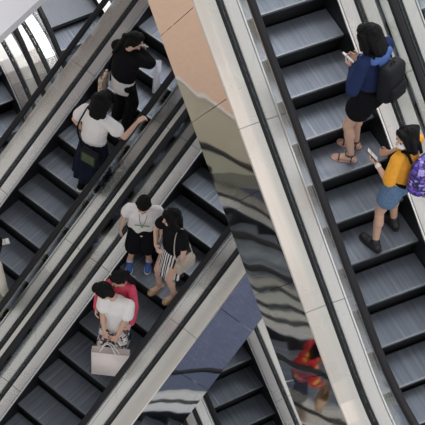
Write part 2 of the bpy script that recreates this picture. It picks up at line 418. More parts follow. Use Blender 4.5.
class Fig:
    def __init__(s, label, loc, az, H=1.7, skin='light', lean=0, twist=0, hyaw=0, hpitch=0, htilt=0, feet=None, build=1., hips=None, head_shift=(0, 0, 0), group=None, thigh_dir=None, hs=1.12):
        s.S = S = H / 1.7; s.HS = HS = S * hs; s.az = az; s.W = build
        s.base = V3((loc[0], loc[1], loc[2] + ZO)); s.rz = -math.radians(az)
        s.label = label; s.group = group
        s.skin = SK[skin]
        hipc = V3((0, 0, .90 * S)) if hips is None else V3(hips)
        s.hipc = hipc
        Rt = Matrix.Rotation(math.radians(-twist), 3, 'Z') @ Matrix.Rotation(math.radians(-lean), 3, 'X')
        s.Rt = Rt
        def t(p): return hipc + Rt @ (V3(p) * S)
        s.t = t
        s.neck = t((0, .0, .55)); s.sh = {k: t((k * .165 * build, 0, .485)) for k in (-1, 1)}
        Rh = Matrix.Rotation(math.radians(-twist - hyaw), 3, 'Z') @ Matrix.Rotation(math.radians(-lean * .4 - hpitch), 3, 'X') @ Matrix.Rotation(math.radians(htilt), 3, 'Y')
        s.Rh = Rh; s.hc = s.neck + Rh @ (V3((0, .018, .126)) * HS) + V3(head_shift)
        s.h = lambda p: s.hc + Rh @ (V3(p) * HS)
        feet = feet or [(-.09, 0, 5), (.09, 0, -5)]      # left then right: x, y, toe yaw
        s.feet = feet; s.legs = {}
        for k, (fx, fy, fyaw) in zip((-1, 1), feet[:2]):
            hp = hipc + Matrix.Rotation(math.radians(-twist * .4), 3, 'Z') @ (V3((k * .088, 0, -.01)) * S)
            an = V3((fx, fy, .085 * S)) if len(feet) == 2 else V3(feet[2][0 if k < 0 else 1])
            fd = Matrix.Rotation(math.radians(fyaw), 3, 'Z') @ V3((0, 1, 0))
            L1, L2 = .43 * S, .405 * S; d = an - hp; D = min(d.length, L1 + L2 - .002); d.normalize()
            a = (L1 * L1 - L2 * L2 + D * D) / (2 * D); h = math.sqrt(max(0, L1 * L1 - a * a))
            pole = (fd - d * fd.dot(d)).normalized() if thigh_dir is None else (V3(thigh_dir) - d * V3(thigh_dir).dot(d)).normalized()
            kn = hp + d * a + pole * h
            s.legs[k] = (hp, kn, an, fd)
        s.arms = {}; s.hands = {}
    def arm(s, k, wrist, pole=(0, -1, -.3), hd=None, pn=None, curl=35):
        S = s.S; sh = s.sh[k]; w = V3(wrist); L1, L2 = .275 * S, .245 * S
        d = w - sh; D = d.length
        if D > L1 + L2 - .003: D = L1 + L2 - .003; w = sh + d.normalized() * D
        d = (w - sh).normalized(); a = (L1 * L1 - L2 * L2 + D * D) / (2 * D); h = math.sqrt(max(0, L1 * L1 - a * a))
        p = V3(pole); p = (p - d * p.dot(d)).normalized(); el = sh + d * a + p * h
        s.arms[k] = (sh, el, w)
        hd = V3(hd).normalized() if hd else (w - el).normalized()
        pn = V3(pn) if pn else V3((-k, 0, 0)); pn = (pn - hd * pn.dot(hd)).normalized()
        s.hands[k] = (w, hd, pn, curl)
    def hand_parts(s, k):
        w, d, n, curl = s.hands[k]; S = s.S; b = d.cross(n).normalized() * (1 if k > 0 else 1)
        thumb_side = b if (b.dot(V3((0, 0, 1))) > -0.2) else -b
        P = []; pl = .082 * S
        for q in (-.026, -.009, .009, .026):
            P.append(cap(w + d * .012 * S + b * q * .7 * S, w + d * pl + b * q * S, .015 * S, .0135 * S, (1, 1)))
        for q, L in zip((-.030, -.0105, .0105, .030), (.062, .076, .072, .058) if thumb_side == -b else (.058, .072, .076, .062)):
            c = w + d * pl + b * q * S; c1 = math.radians(curl); c2 = math.radians(curl * 1.9)
            m1 = c + (d * math.cos(c1) + n * math.sin(c1)) * (L * .5 * S); m2 = m1 + (d * math.cos(c2) + n * math.sin(c2)) * (L * .5 * S)
            P.append(cap(c, m1, .0095 * S, .0088 * S)); P.append(cap(m1, m2, .0088 * S, .0075 * S))
        c = w + d * .025 * S + thumb_side * .028 * S; m1 = c + (d * .6 + thumb_side * .55 + n * .35).normalized() * .036 * S
        P.append(cap(c, m1, .0125 * S, .010 * S)); P.append(cap(m1, m1 + (d * .85 + thumb_side * .1 + n * .4).normalized() * .032 * S, .010 * S, .0085 * S))
        return P
    def body(s, feet_skin=True, eyes=True):
        S, W, t, h = s.S, s.W, s.t, s.h; R3 = s.Rt; xr = R3 @ V3((1, 0, 0)); P = []
        P.append(cap(t((0, 0, .0)), t((0, 0, .14)), .105 * S, .092 * S, (1.35 * W, .95), xr))
        P.append(cap(t((0, 0, .14)), t((0, .005, .34)), .092 * S, .108 * S, (1.25 * W, .93), xr))
        P.append(cap(t((0, .005, .34)), t((0, 0, .44)), .108 * S, .08 * S, (1.35 * W, .93), xr))
        for k in (-1, 1): P.append(cap(t((k * .05, 0, .49)), s.sh[k], .052 * S, .05 * S))
        P.append(cap(t((0, 0, .47)), s.neck + (s.hc - s.neck) * .5, .052 * S, .046 * S))
        for k in (-1, 1):
            hp, kn, an, fd = s.legs[k]
            P.append(cap(hp, kn, .082 * S, .054 * S)); P.append(cap(kn, kn + (an - kn) * .35 - fd * .012 * S, .05 * S, .052 * S)); P.append(cap(kn + (an - kn) * .3, an, .05 * S, .033 * S))
            if feet_skin:
                P.append(cap(an - V3((0, 0, .045 * S)) - fd * .02 * S, an + fd * .12 * S - V3((0, 0, .058 * S)), .032 * S, .026 * S, (1.25, .85), fd.cross(V3((0, 0, 1)))))
                P.append(cap(an, an + fd * .07 * S - V3((0, 0, .04 * S)), .033 * S, .028 * S))
                for j in range(5):
                    side = fd.cross(V3((0, 0, 1))) * ((j - 2) * .0145 * S); ln = (.172 - abs(j - (0.8 if k > 0 else 3.2)) * .008) * S
                    P.append(cap(an + fd * .13 * S + side - V3((0, 0, .068 * S)), an + fd * ln + side - V3((0, 0, .073 * S)), .012 * S, .009 * S))
            sh, el, w = s.arms[k]
            P.append(cap(sh, el, .046 * S, .036 * S)); P.append(cap(el, el + (w - el) * .4, .036 * S, .035 * S)); P.append(cap(el + (w - el) * .3, w, .035 * S, .023 * S))
            P += s.hand_parts(k)
        Rh = s.Rh
        P.append(ell(h((0, -.008, .028)), (.074 * s.HS, .092 * s.HS, .088 * s.HS), Rh)); P.append(ell(h((0, .018, -.035)), (.058 * s.HS, .068 * s.HS, .078 * s.HS), Rh))
        P.append(cap(h((0, .083, .008)), h((0, .101, -.026)), .009 * s.HS, .013 * s.HS)); P.append(ell(h((0, .07, -.088)), (.024 * s.HS, .02 * s.HS, .018 * s.HS), Rh))
        P.append(cap(h((-.035, .076, .03)), h((.035, .076, .03)), .014 * s.HS, .014 * s.HS))
        P.append(cap(h((-.014, .084, -.056)), h((.014, .084, -.056)), .0075 * s.HS, .0075 * s.HS))
        for k in (-1, 1): P.append(ell(h((k * .078, -.005, -.005)), (.01 * s.HS, .02 * s.HS, .03 * s.HS), Rh))
        o = fuse('person', P, .0068 * max(S, .8), s.skin, smooth=2)
        o.location = s.base; o.rotation_euler = (0, 0, s.rz); s.root = o
        tag(o, s.label, 'person', s.group)
        if eyes:
            for k in (-1, 1):
                hull_obj('eye', ell(h((k * .031, .083, .006)), (.012 * s.HS, .008 * s.HS, .007 * s.HS), Rh), M['eye'], o)
            hull_obj('mouth', ell(h((0, .089, -.056)), (.02 * s.HS, .006 * s.HS, .006 * s.HS), Rh), M['lip'], o)
        return o
    def torso_shell(s, pad, hem=-.05, top=True):
        S, W, t = s.S, s.W, s.t; xr = s.Rt @ V3((1, 0, 0)); P = []
        P.append(cap(t((0, 0, hem + .09)), t((0, 0, .16)), (.105 + pad) * S, (.098 + pad) * S, (1.33 * W, .97), xr))
        P.append(cap(t((0, 0, .12)), t((0, .004, .34)), (.098 + pad) * S, (.108 + pad) * S, (1.3 * W, .95), xr))
        P.append(cap(t((0, .004, .34)), t((0, 0, .44)), (.108 + pad) * S, (.082 + pad) * S, (1.35 * W, .95), xr))
        for k in (-1, 1): P.append(cap(t((k * .07, 0, .485)), s.sh[k], (.05 + pad * .6) * S, (.05 + pad * .7) * S))
        return P
    def top(s, name, m, pad=.014, sleeve='short', hem=-.05, wr=.006, label=None, collar=False, voxel=.009):
        S = s.S; P = s.torso_shell(pad, hem)
        for k in (-1, 1):
            sh, el, w = s.arms[k]
            if sleeve == 'short': P.append(cap(sh, sh + (el - sh) * .55, (.052 + pad * .7) * S, (.05 + pad * 1.2) * S))
            elif sleeve == 'long':
                P.append(cap(sh, el, (.052 + pad * .7) * S, (.042 + pad) * S)); P.append(cap(el, el + (w - el) * .93, (.042 + pad) * S, (.030 + pad * .7) * S))
            elif sleeve == 'half':
                P.append(cap(sh, sh + (el - sh) * .85, (.052 + pad * .7) * S, (.045 + pad * 1.3) * S))
        if collar: P.append(cap(s.t((0, -.02, .50)), s.t((0, 0, .56)), .066 * S, .06 * S))
        o = fuse(name, P, voxel, m, s.root, wrinkle=wr)
        if label: o['label'] = label
        return o
    def trousers(s, name, m, pad=.014, frac=1.0, flare=.0, wr=.005):
        """frac counts along the leg: 0.5 ends at the knee, 1 at the ankle"""
        S, W, t = s.S, s.W, s.t; xr = s.Rt @ V3((1, 0, 0)); P = [cap(t((0, 0, -.03)), t((0, 0, .10)), (.108 + pad) * S, (.094 + pad) * S, (1.33 * W, .97), xr)]
        for k in (-1, 1):
            hp, kn, an, fd = s.legs[k]
            if frac <= .5:
                e = hp + (kn - hp) * (frac * 2); P.append(cap(hp, e, (.084 + pad) * S, (.076 + pad + flare) * S))
            else:
                P.append(cap(hp, kn, (.084 + pad) * S, (.058 + pad) * S)); P.append(cap(kn, kn + (an - kn) * ((frac - .5) * 2 - .06), (.058 + pad) * S, (.042 + pad + flare) * S))
        return fuse(name, P, .009, m, s.root, wrinkle=wr)
    def skirt(s, name, m, z1, r1, pleats=14, depth=.012, z0=.10, sway=(0, 0), ry=.8):
        S, t = s.S, s.t; n = 84; rows = 12; vs = []; fs = []; top = t((0, 0, z0)); bot = V3((s.hipc.x + sway[0], s.hipc.y + sway[1], z1 * S))
        for side in (0, 1):
            for j in range(rows + 1):
                q = j / rows; c = top + (bot - top) * q; r = (.118 + (r1 - .118) * (q ** .8)) * S - side * .005
                for i in range(n):
                    a = 2 * PI * i / n; rr = r * (1 + depth / r1 * q * math.sin(pleats * a + .6 * math.sin(3 * a)))
                    fx = 1.3 - .3 * q + 0.0; fy = .98 + (ry - .98) * q * .3
                    vs.append(c + s.Rt @ V3((rr * fx * math.cos(a), rr * fy * math.sin(a), 0)))
        K = (rows + 1) * n
        for side in (0, 1):
            for j in range(rows):
                for i in range(n):
                    a = side * K + j * n + i; b = side * K + j * n + (i + 1) % n; fs.append((a, b, b + n, a + n))
        for i in range(n):
            b = (i + 1) % n; fs.append((i, b, K + b, K + i)); q = rows * n; fs.append((q + i, q + b, K + q + b, K + q + i))
        return hull_obj(name, (vs, fs), m, s.root)
    def hair(s, style='short', m=None):
        S, h, Rh = s.HS, s.h, s.Rh; P = [ell(h((0, -.018, .034)), (.088 * S, .101 * S, .094 * S), Rh)]
        P.append(ell(h((0, .05, .082)), (.066 * S, .045 * S, .032 * S), Rh))
        for k in (-1, 1): P.append(cap(h((k * .07, .005, .05)), h((k * .075, -.02, .0)), .026 * S, .022 * S))
        P.append(cap(h((0, -.06, .03)), h((0, -.066, -.05)), .055 * S, .045 * S, (1.2, .8), Rh @ V3((1, 0, 0))))
        if style == 'bob':
            P.append(cap(h((0, -.05, .02)), h((0, -.066, -.12)), .085 * S, .078 * S, (1.18, .62), Rh @ V3((1, 0, 0))))
            for k in (-1, 1):
                P.append(cap(h((k * .076, -.0, .04)), h((k * .086, .012, -.105)), .038 * S, .034 * S)); P.append(cap(h((k * .065, .05, .06)), h((k * .078, .052, -.08)), .022 * S, .024 * S))
        if style in ('long', 'verylong'):
            L = .26 if style == 'long' else .38
            q = h((0, -.075, -.02)); e = V3((q.x, q.y, q.z)) + (s.Rt @ V3((0, -.045, 0))) * S - V3((0, 0, L * S))
            P.append(cap(h((0, -.055, .02)), e, .088 * S, .06 * S, (1.15, .55), s.Rt @ V3((1, 0, 0))))
            for k in (-1, 1):
                P.append(cap(h((k * .075, .0, .04)), h((k * .088, -.03, -.13)), .034 * S, .032 * S)); P.append(cap(h((k * .06, .055, .065)), h((k * .082, .03, -.07)), .022 * S, .02 * S))
        if style == 'bun':
            P.append(ell(h((-.02, -.115, .03)), (.045 * S, .04 * S, .042 * S), Rh))
            P.append(cap(h((-.03, -.10, -.0)), h((-.05, -.12, -.26)), .04 * S, .022 * S))
        o = fuse('hair', P, .0075, m or M['hair'], s.root, smooth=2, wrinkle=.006, wsc=28)
        return o
    def mask(s):
        h, S = s.h, s.HS
        return fuse('face_mask', [ell(h((0, .048, -.045)), (.064 * S, .058 * S, .048 * S), s.Rh)], .006, M['mask'], s.root, smooth=1)
    def shoes(s, m, sole, high=.0, sock=None, name='shoe'):
        S = s.S * 1.14
        for k in (-1, 1):
            hp, kn, an, fd = s.legs[k]; sd = fd.cross(V3((0, 0, 1))); g = V3((an.x, an.y, an.z - .085 * s.S))
            P = [cap(g - fd * .035 * S + V3((0, 0, .05 * S)), g + fd * .07 * S + V3((0, 0, .045 * S)), .040 * S, .040 * S, (1.05, .95), sd), cap(g + fd * .06 * S + V3((0, 0, .043 * S)), g + fd * .150 * S + V3((0, 0, .036 * S)), .040 * S, .032 * S, (1.2, .8), sd),
                 cap(g + V3((0, 0, .05 * S)), g + V3((0, 0, (.085 + high) * S)) + (kn - an).normalized() * .01, .042 * S, .045 * S)]
            o = fuse(name, P, .0065, m, s.root, smooth=2)
            q = [(g + fd * x * S + sd * y * S) for x, y in [(-.08, .0), (-.07, .03), (0, .036), (.08, .048), (.14, .046), (.18, .025), (.188, 0), (.18, -.025), (.14, -.046), (.08, -.048), (0, -.036), (-.07, -.03)]]
            n = len(q); vs = [p + V3((0, 0, .002)) for p in q] + [p + V3((0, 0, .024 * S)) for p in q]
            hull_obj('sole', (vs, [tuple(range(n - 1, -1, -1)), tuple(range(n, 2 * n))] + [(i, (i + 1) % n, n + (i + 1) % n, n + i) for i in range(n)]), sole, o, smooth=False)
            if sock: fuse('sock', [cap(an - V3((0, 0, .03)), an + (kn - an).normalized() * .06 * S, .047 * S, .042 * S)], .007, sock, s.root)
    def sandals(s, m, sole, straps=((.115, .045), (-.01, .07)), name='sandal'):
        S = s.S
        for k in (-1, 1):
            hp, kn, an, fd = s.legs[k]; sd = fd.cross(V3((0, 0, 1))); g = V3((an.x, an.y, an.z - .085 * S))
            q = [(g + fd * x * S + sd * y * S) for x, y in [(-.07, .0), (-.06, .028), (0, .036), (.08, .048), (.14, .046), (.18, .028), (.19, 0), (.18, -.028), (.14, -.046), (.08, -.048), (0, -.036), (-.06, -.028)]]
            n = len(q); vs = [p + V3((0, 0, -.012)) for p in q] + [p + V3((0, 0, .012 * S)) for p in q]
            o = hull_obj(name, (vs, [tuple(range(n - 1, -1, -1)), tuple(range(n, 2 * n))] + [(i, (i + 1) % n, n + (i + 1) % n, n + i) for i in range(n)]), sole, s.root, smooth=False)
            for x, z in straps:
                pts = [g + fd * x * S + sd * (.042 * math.cos(a)) * S + V3((0, 0, (.01 + z * math.sin(a)) * S)) for a in [PI * i / 8 for i in range(9)]]
                hull_obj('strap', tube_data(pts, (.004 * S, .010 * S)), m, o)
            if len(straps) > 1:
                pts = [g + sd * (.04 * math.cos(a)) * S + fd * (-.048 * math.sin(a) + .012) * S + V3((0, 0, .088 * S)) for a in [2 * PI * i / 14 for i in range(15)]]
                hull_obj('strap', tube_data(pts, (.012 * S, .004 * S)), m, o)
    # a carried thing modelled in the figure's own frame, standing as its own object
    def held(s, name, label, cat, centre, data, m, smooth=True, group=None):
        c = V3(centre); vs = [V3(v) - c for v in data[0]]
        o = hull_obj(name, (vs, data[1]), m, None, smooth)
        o.matrix_world = Matrix.Translation(s.base) @ Matrix.Rotation(s.rz, 4, 'Z') @ Matrix.Translation(c)
        tag(o, label, cat, group); o['c0'] = list(c) ; return o
    def attach(s, o, name, data, m, smooth=True):
        c = V3(o['c0']); vs = [V3(v) - c for v in data[0]]
        return hull_obj(name, (vs, data[1]), m, o, smooth)
    def phone(s, k, label, mcase, mscreen):
        w, d, n, curl = s.hands[k]; S = s.S; c = w + d * .10 * S + n * .032 * S
        up = d; side = up.cross(n).normalized()
        B = Matrix((side, n, up)).transposed().to_4x4(); B.translation = c
        o = s.held('phone', label, 'phone', c, rbox_data(.075, .009, .155, .004, B), mcase)
        B2 = B.copy(); B2.translation = c + n * .0052
        s.attach(o, 'screen', rbox_data(.068, .002, .145, .0008, B2), mscreen)
        B3 = B.copy(); B3.translation = c - n * .006 + up * .05 + side * .018
        s.attach(o, 'camera_bump', rbox_data(.026, .005, .03, .002, B3), M['eye'])
        return o
    def backpack(s, label, m, mstrap, size=(.30, .15, .42), off=.0, trimc=None, zc=.27):
        S, t = s.S, s.t; Rt = s.Rt.to_4x4(); c = t((0, -.125 - size[1] * .5 / S - off, zc)); B = Rt.copy(); B.translation = c
        o = s.held('backpack', label, 'backpack', c, rbox_data(size[0], size[1], size[2], min(size) * .38, B, 5), m)
        B = Rt.copy(); B.translation = c + s.Rt @ V3((0, -size[1] * .5, -size[2] * .2)); s.attach(o, 'front_pocket', rbox_data(size[0] * .78, .07, size[2] * .42, .028, B, 4), m)
        for k in (-1, 1):
            pts = spline([t((k * .085, -.12, .44)), t((k * .10, -.05, .535 + .02)), t((k * .105, .06, .50)), t((k * .115, .125, .36)), t((k * .15, .09, .20)), t((k * .15, -.06, .12)), t((k * .12, -.13, .10))], 5)
            s.attach(o, 'shoulder_strap', tube_data([p for p in pts], (.008, .024)), mstrap)
        pts = [c + s.Rt @ V3((.03 * math.cos(a), -.0, size[2] * .5 + .03 * math.sin(a))) for a in [PI * i / 6 for i in range(7)]]
        s.attach(o, 'grab_handle', tube_data(pts, .006), mstrap)
        return o

def tray_bag(w, d, h, top=1.1, n=1, fold=.004):
    """open-topped carrier: four thin walls and a floor, centred on its middle"""
    vs = []; k = top
    for inner in (0, 1):
        f = 1 - inner * .02
        for z, q in ((-h / 2 + inner * .005, 1.), (h / 2, k)):
            for sx, sy in ((-1, -1), (1, -1), (1, 1), (-1, 1)): vs.append(V3((sx * w / 2 * q * f, sy * d / 2 * q * f * (1 if z < 0 else .75), z)))
    fs = [(0, 3, 2, 1), (8, 9, 10, 11)]
    for i in range(4):
        j = (i + 1) % 4; fs.append((i, j, 4 + j, 4 + i)); fs.append((8 + i, 12 + i, 12 + j, 8 + j)); fs.append((4 + i, 4 + j, 12 + j, 12 + i))
    return vs, fs
def xf(data, mtx): return [mtx @ V3(v) for v in data[0]], data[1]
def RZ(d, c=(0, 0, 0), rx=0, ry=0):
    m = Matrix.Rotation(math.radians(d), 4, 'Z') @ Matrix.Rotation(math.radians(rx), 4, 'X') @ Matrix.Rotation(math.radians(ry), 4, 'Y'); m.translation = V3(c); return m

# ---- cloth and object materials
black = mat('black_cloth', (.007, .007, .009), .9, bump=.3, scale=40, spec=.12)
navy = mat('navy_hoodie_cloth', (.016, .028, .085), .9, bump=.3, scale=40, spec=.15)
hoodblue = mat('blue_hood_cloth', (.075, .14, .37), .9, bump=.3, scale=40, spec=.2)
white = mat('white_cotton', (.78, .76, .75), .85, var=.02, bump=.3, scale=25)
cream = mat('cream_knit', (.62, .58, .50), .9, bump=.4, scale=60)
yellow = mat('yellow_cotton', (.80, .36, .03), .85, bump=.25, scale=30)
denim = mat('blue_denim', (.11, .19, .32), .9, var=.25, scale=60, bump=.3)
pinkleather = mat('pink_sandal_leather', (.62, .38, .34), .5)
brownstrap = mat('dark_brown_strap', (.06, .03, .02), .5)
purple = blotch_mat('galaxy_purple_print', [(.03, .02, .12), (.10, .06, .42), (.22, .12, .60), (.05, .04, .25), (.45, .38, .80), (.02, .02, .08), (.14, .10, .50)], 34)
greenp = mat('green_bag_panel', (.055, .085, .04), .8, var=.3, scale=30)
blackbag = mat('black_nylon', (.009, .010, .013), .65, bump=.3, scale=60, spec=.2)
silver = mat('phone_silver', (.55, .56, .58), .3, .6)
screen = mat('pale_phone_case', (.75, .78, .82), .3)
floral = blotch_mat('floral_pattern', [(.55, .42, .32), (.70, .62, .52), (.35, .16, .12), (.60, .50, .40)], 38)
bwprint = blotch_mat('black_white_print', [(.03, .03, .03), (.55, .50, .50), (.12, .05, .06), (.75, .72, .72)], 30)
redj = mat('pink_red_jacket', (.62, .06, .12), .7, bump=.3, scale=30, var=.12)
stripes = stripe_mat('black_white_skirt_stripes', (.80, .79, .78), (.012, .012, .015), 9.5, 'X', .52, 1.2)
beige = mat('beige_leather', (.52, .44, .36), .55)
gold = mat('gold_flat_leather', (.62, .46, .28), .35, .5)
tanins = mat('shoe_lining', (.45, .28, .18), .8)
blueshoe = mat('blue_sneaker', (.04, .13, .42), .6)
whitesole = mat('white_rubber_sole', (.75, .75, .75), .6)
blacksole = mat('black_rubber_sole', (.02, .02, .02), .6)
redsock = stripe_mat('white_sock_red_stripes', (.80, .76, .74), (.55, .06, .05), 14, 'Z', .72)
paper = mat('white_paper_bag', (.80, .71, .68), .75, var=.03, scale=6)
greenprint = mat('green_shirt_print', (.12, .30, .10), .8)
lany = mat('grey_lanyard', (.25, .27, .25), .7)
khaki = mat('khaki_cloth', (.24, .24, .16), .85, bump=.3)
whiteshoe = mat('white_mesh_shoe', (.78, .78, .78), .7, bump=.6, scale=90)
kraft = mat('kraft_paper', (.52, .36, .22), .8)

# ---- woman in the blue hoodie (right escalator)
f = Fig('person in a blue hoodie and black shorts, short black hair, looking at a phone', (3.12, 11.33, -13.859), -46, 1.78, lean=8, hyaw=-10, hpitch=24, feet=[(-.15, -.02, 34), (.03, .06, 26)], build=1.08)
f.arm(-1, (-.13, .20, 1.25), pole=(-1, -.6, -.8), hd=(-.1, .9, .35), pn=(.6, -.3, .6), curl=30); f.arm(1, (.04, .25, 1.20), pole=(1, -.3, -.6), hd=(-.5, .8, .2), pn=(-.5, -.2, .7), curl=35)
f.body(eyes=True); f.hair('bob'); f.top('hoodie', navy, .026, 'long', -.07, .010); 
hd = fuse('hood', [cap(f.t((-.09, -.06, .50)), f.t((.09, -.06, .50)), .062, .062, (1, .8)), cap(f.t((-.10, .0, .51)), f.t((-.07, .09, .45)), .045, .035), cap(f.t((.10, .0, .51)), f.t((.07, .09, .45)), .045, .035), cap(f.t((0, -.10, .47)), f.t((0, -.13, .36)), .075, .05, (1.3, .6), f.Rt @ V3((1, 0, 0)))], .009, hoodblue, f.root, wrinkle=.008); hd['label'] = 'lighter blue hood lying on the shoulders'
f.trousers('shorts', black, .04, .20, .02); f.sandals(brownstrap, pinkleather)
f.phone(-1, 'silver phone held by the person in the blue hoodie', silver, screen)
f.backpack('black backpack worn by the person in the blue hoodie', blackbag, black, (.30, .17, .44))

# ---- woman in the yellow tee (right escalator)
f = Fig('person in a yellow t-shirt, denim shorts and white face mask, holding a phone', (3.43, 10.60, -14.321), -50, 1.68, 'mid', lean=3, hyaw=-66, hpitch=8, feet=[(-.24, -.02, -12), (.13, .0, -22)], build=1.08)
f.arm(-1, (-.20, .22, 1.18), pole=(-.5, -.5, -1), hd=(-.15, .75, .55), pn=(.5, -.6, .5), curl=30); f.arm(1, (.12, .26, 1.02), pole=(1, -.3, -.6), hd=(-.8, .6, .2), pn=(-.4, -.2, .8), curl=40)
f.body(eyes=False)
for k in (-1, 1): hull_obj('eye', ell(f.h((k * .031, .083, .006)), (.012, .008, .007), f.Rh), M['eye'], f.root)
f.hair('long'); f.mask(); f.top('t_shirt', yellow, .022, 'half', -.02, .008); f.trousers('shorts', denim, .030, .24, .014)
f.shoes(mat('black_sport_sandal', (.018, .018, .02), .55, bump=.4, scale=40), blacksole, name='shoe')
w = f.arms[-1]; q = w[2] + (w[1] - w[2]).normalized() * .035; a = (w[1] - w[2]).normalized()
hull_obj('bracelet', cap(q - a * .008, q + a * .008, .029, .029), white, f.root)
f.phone(-1, 'white phone held by the person in the yellow t-shirt', mat('black_phone_case', (.02, .02, .025), .4), screen)
f.backpack('purple galaxy-print backpack worn by the person in the yellow t-shirt', purple, black, (.32, .20, .42), .0)

# ---- woman in black on the left escalator
f = Fig('person in a black long-sleeved top over a white shirt, raising a hand to the mouth', (.78, 14.88, -17.769), 44, 1.77, lean=6, hyaw=34, hpitch=20, feet=[(-.10, .02, 5), (.10, .0, -5)])
f.arm(1, (.10, .17, 1.46), pole=(.8, -.1, -1), hd=(-.45, .35, .75), pn=(-.7, -.6, .1), curl=40); f.arm(-1, (.02, .24, 1.40), pole=(-1, .2, -.8), hd=(.75, .5, .35), pn=(.3, -.6, .5), curl=40)
f.body(); f.hair('bun')
f.top('shirt', white, .03, None, -.16, .008, label='white shirt tail showing below the black top'); f.top('knit_top', black, .044, 'long', .09, .010); f.trousers('trousers', black, .022, .97, .008); f.shoes(black, whitesole)
c = V3((.10, .235, 1.50)); f.held('phone', 'white phone held up near the face of the person in black', 'phone', c, rbox_data(.075, .012, .15, .005, RZ(30, c, 30, 50)), screen)
c = V3((.30, .34, .98)); b = f.held('shopping_bag', 'white paper shopping bag hanging in front of the person in black', 'bag', c, xf(tray_bag(.26, .10, .34), RZ(-50, c, 0, -12)), mat('bluish_white_paper', (.72, .72, .80), .7))
f.attach(b, 'handle', tube_data(spline([c + V3((-.07, .06, .17)), V3((.12, .26, 1.26)), V3((.14, .24, 1.28)), c + V3((.07, -.06, .19))], 5), .005), white)
c = V3((-.20, -.16, .86)); b = f.held('tote_bag', 'narrow floral tote bag hanging behind the person in black', 'bag', c, rbox_data(.07, .22, .34, .02, RZ(20, c)), floral)
f.attach(b, 'strap', tube_data(spline([c + V3((0, -.06, .16)), f.t((-.15, -.10, .36)), f.t((-.17, -.02, .56)), f.t((-.20, .07, .36)), c + V3((0, .08, .16))], 5), (.004, .012)), black)

# ---- woman in white on the left escalator
f = Fig('person in a white t-shirt and dark skirt with one hand on the handrail', (.40, 14.14, -18.231), 36, 1.84, lean=7, hpitch=14, hyaw=6, feet=[(-.13, -.04, 10), (.09, .05, -5)])
f.arm(1, (.455, .345, 1.44), pole=(.7, -.6, -1), hd=(.35, .9, .25), pn=(.1, -.2, -1), curl=45); f.arm(-1, (-.24, .10, 1.0), pole=(-1, -.5, 0), curl=30)
f.body(eyes=False); f.hair('long'); f.top('t_shirt', white, .03, 'short', .04, .010)
f.skirt('skirt', mat('dark_navy_skirt', (.009, .012, .026), .9, bump=.3, spec=.12), .34, .24, 11, .02, z0=.12)
f.shoes(black, whitesole)
c = f.t((.10, -.20, .0)); b = f.held('shoulder_bag', 'black shoulder bag with a green panel on the back of the person in white', 'bag', c, rbox_data(.27, .09, .26, .03, RZ(0, c)), blackbag)
q = c + V3((0, -.048, .01)); f.attach(b, 'panel', rbox_data(.20, .008, .17, .003, RZ(0, q)), greenp)
f.attach(b, 'strap', tube_data(spline([c + V3((-.13, 0, .11)), f.t((-.15, -.16, .30)), f.t((-.135, -.09, .49)), f.t((-.13, .02, .56)), f.t((-.14, .14, .40)), f.t((-.16, .14, .10)), c + V3((-.12, .05, .05))], 6), (.004, .013)), black)

# ---- person at the left edge
f = Fig('person in a cream cardigan, only a shoulder and arm showing at the left edge', (-.95, 12.78, -19.386), 50, 1.78, hpitch=20, hyaw=10, feet=[(-.10, 0, 5), (.10, .0, -5)])
f.arm(1, (.33, .03, .84), pole=(.4, -1, 0), curl=35); f.arm(-1, (-.10, .22, 1.45), pole=(-1, 0, -1), hd=(.5, .7, .3), pn=(.3, -.6, .5), curl=35)
f.body(); f.hair('bob'); f.top('cardigan', cream, .034, 'long', -.08, .010); f.trousers('trousers', khaki, .03, .96, .01); f.shoes(black, whitesole)
f.phone(-1, 'pale phone held up by the person at the left edge', screen, screen)

# ---- boy in the white tee (middle escalator)
f = Fig('person in a white t-shirt with green stripe, black shorts and blue sneakers', (1.06, 13.12, -18.462), 186, 1.49, lean=4, hpitch=22, hyaw=4, feet=[(-.13, .02, -4), (.13, .05, 4)], build=1.25, hs=1.28)
f.arm(1, (.27, .06, .78), pole=(.4, -1, 0), curl=30); f.arm(-1, (-.25, .10, .80), pole=(-.4, -1, 0), curl=30)
f.body(); f.hair('short'); f.top('t_shirt', white, .034, 'short', -.17, .009); f.trousers('shorts', black, .036, .43, .02)
c = f.t((0, .162, .27)); hull_obj('shirt_print', rbox_data(.20, .01, .012, .003, RZ(0, c, 0)), greenprint, f.root)
c = f.t((0, .164, .25)); hull_obj('shirt_print', rbox_data(.03, .01, .04, .003, RZ(0, c, 0)), greenprint, f.root)
f.shoes(blueshoe, whitesole, -.03, redsock)
hull_obj('lanyard', tube_data(spline([f.t((-.062, .03, .53)), f.t((-.05, .135, .42)), f.t((0, .165, .27)), f.t((.05, .135, .42)), f.t((.062, .03, .53))], 6), .004), lany, f.root)

# ---- woman in the striped skirt (middle escalator)
f = Fig('person with long black hair, black top and black-and-white striped skirt beside the boy', (1.44, 12.66, -18.462), 236, 1.74, lean=1, hpitch=12, hyaw=22, feet=[(-.13, .0, 4), (.10, .08, 6)])
f.arm(1, (.06, .24, 1.12), pole=(.8, .1, -1), hd=(-.9, .3, .1), pn=(-.2, -.9, 0), curl=35); f.arm(-1, (-.26, .06, .86), pole=(-.3, -1, 0), curl=40)
f.body(); f.hair('verylong'); f.top('blouse', black, .024, 'short', .0, .009); f.skirt('skirt', stripes, .47, .185, 13, .014, z0=.08)
f.sandals(gold, gold, ((.135, .05), (.155, .04), (.12, .05)), 'ballet_flat')
c = V3((-.27, .0, .93)); b = f.held('shoulder_bag', 'beige shoulder bag at the hip of the person in the striped skirt', 'bag', c, rbox_data(.09, .29, .19, .02, RZ(10, c)), beige)
q = c + V3((-.048, 0, .03)); f.attach(b, 'flap', rbox_data(.012, .27, .11, .004, RZ(10, q)), beige)
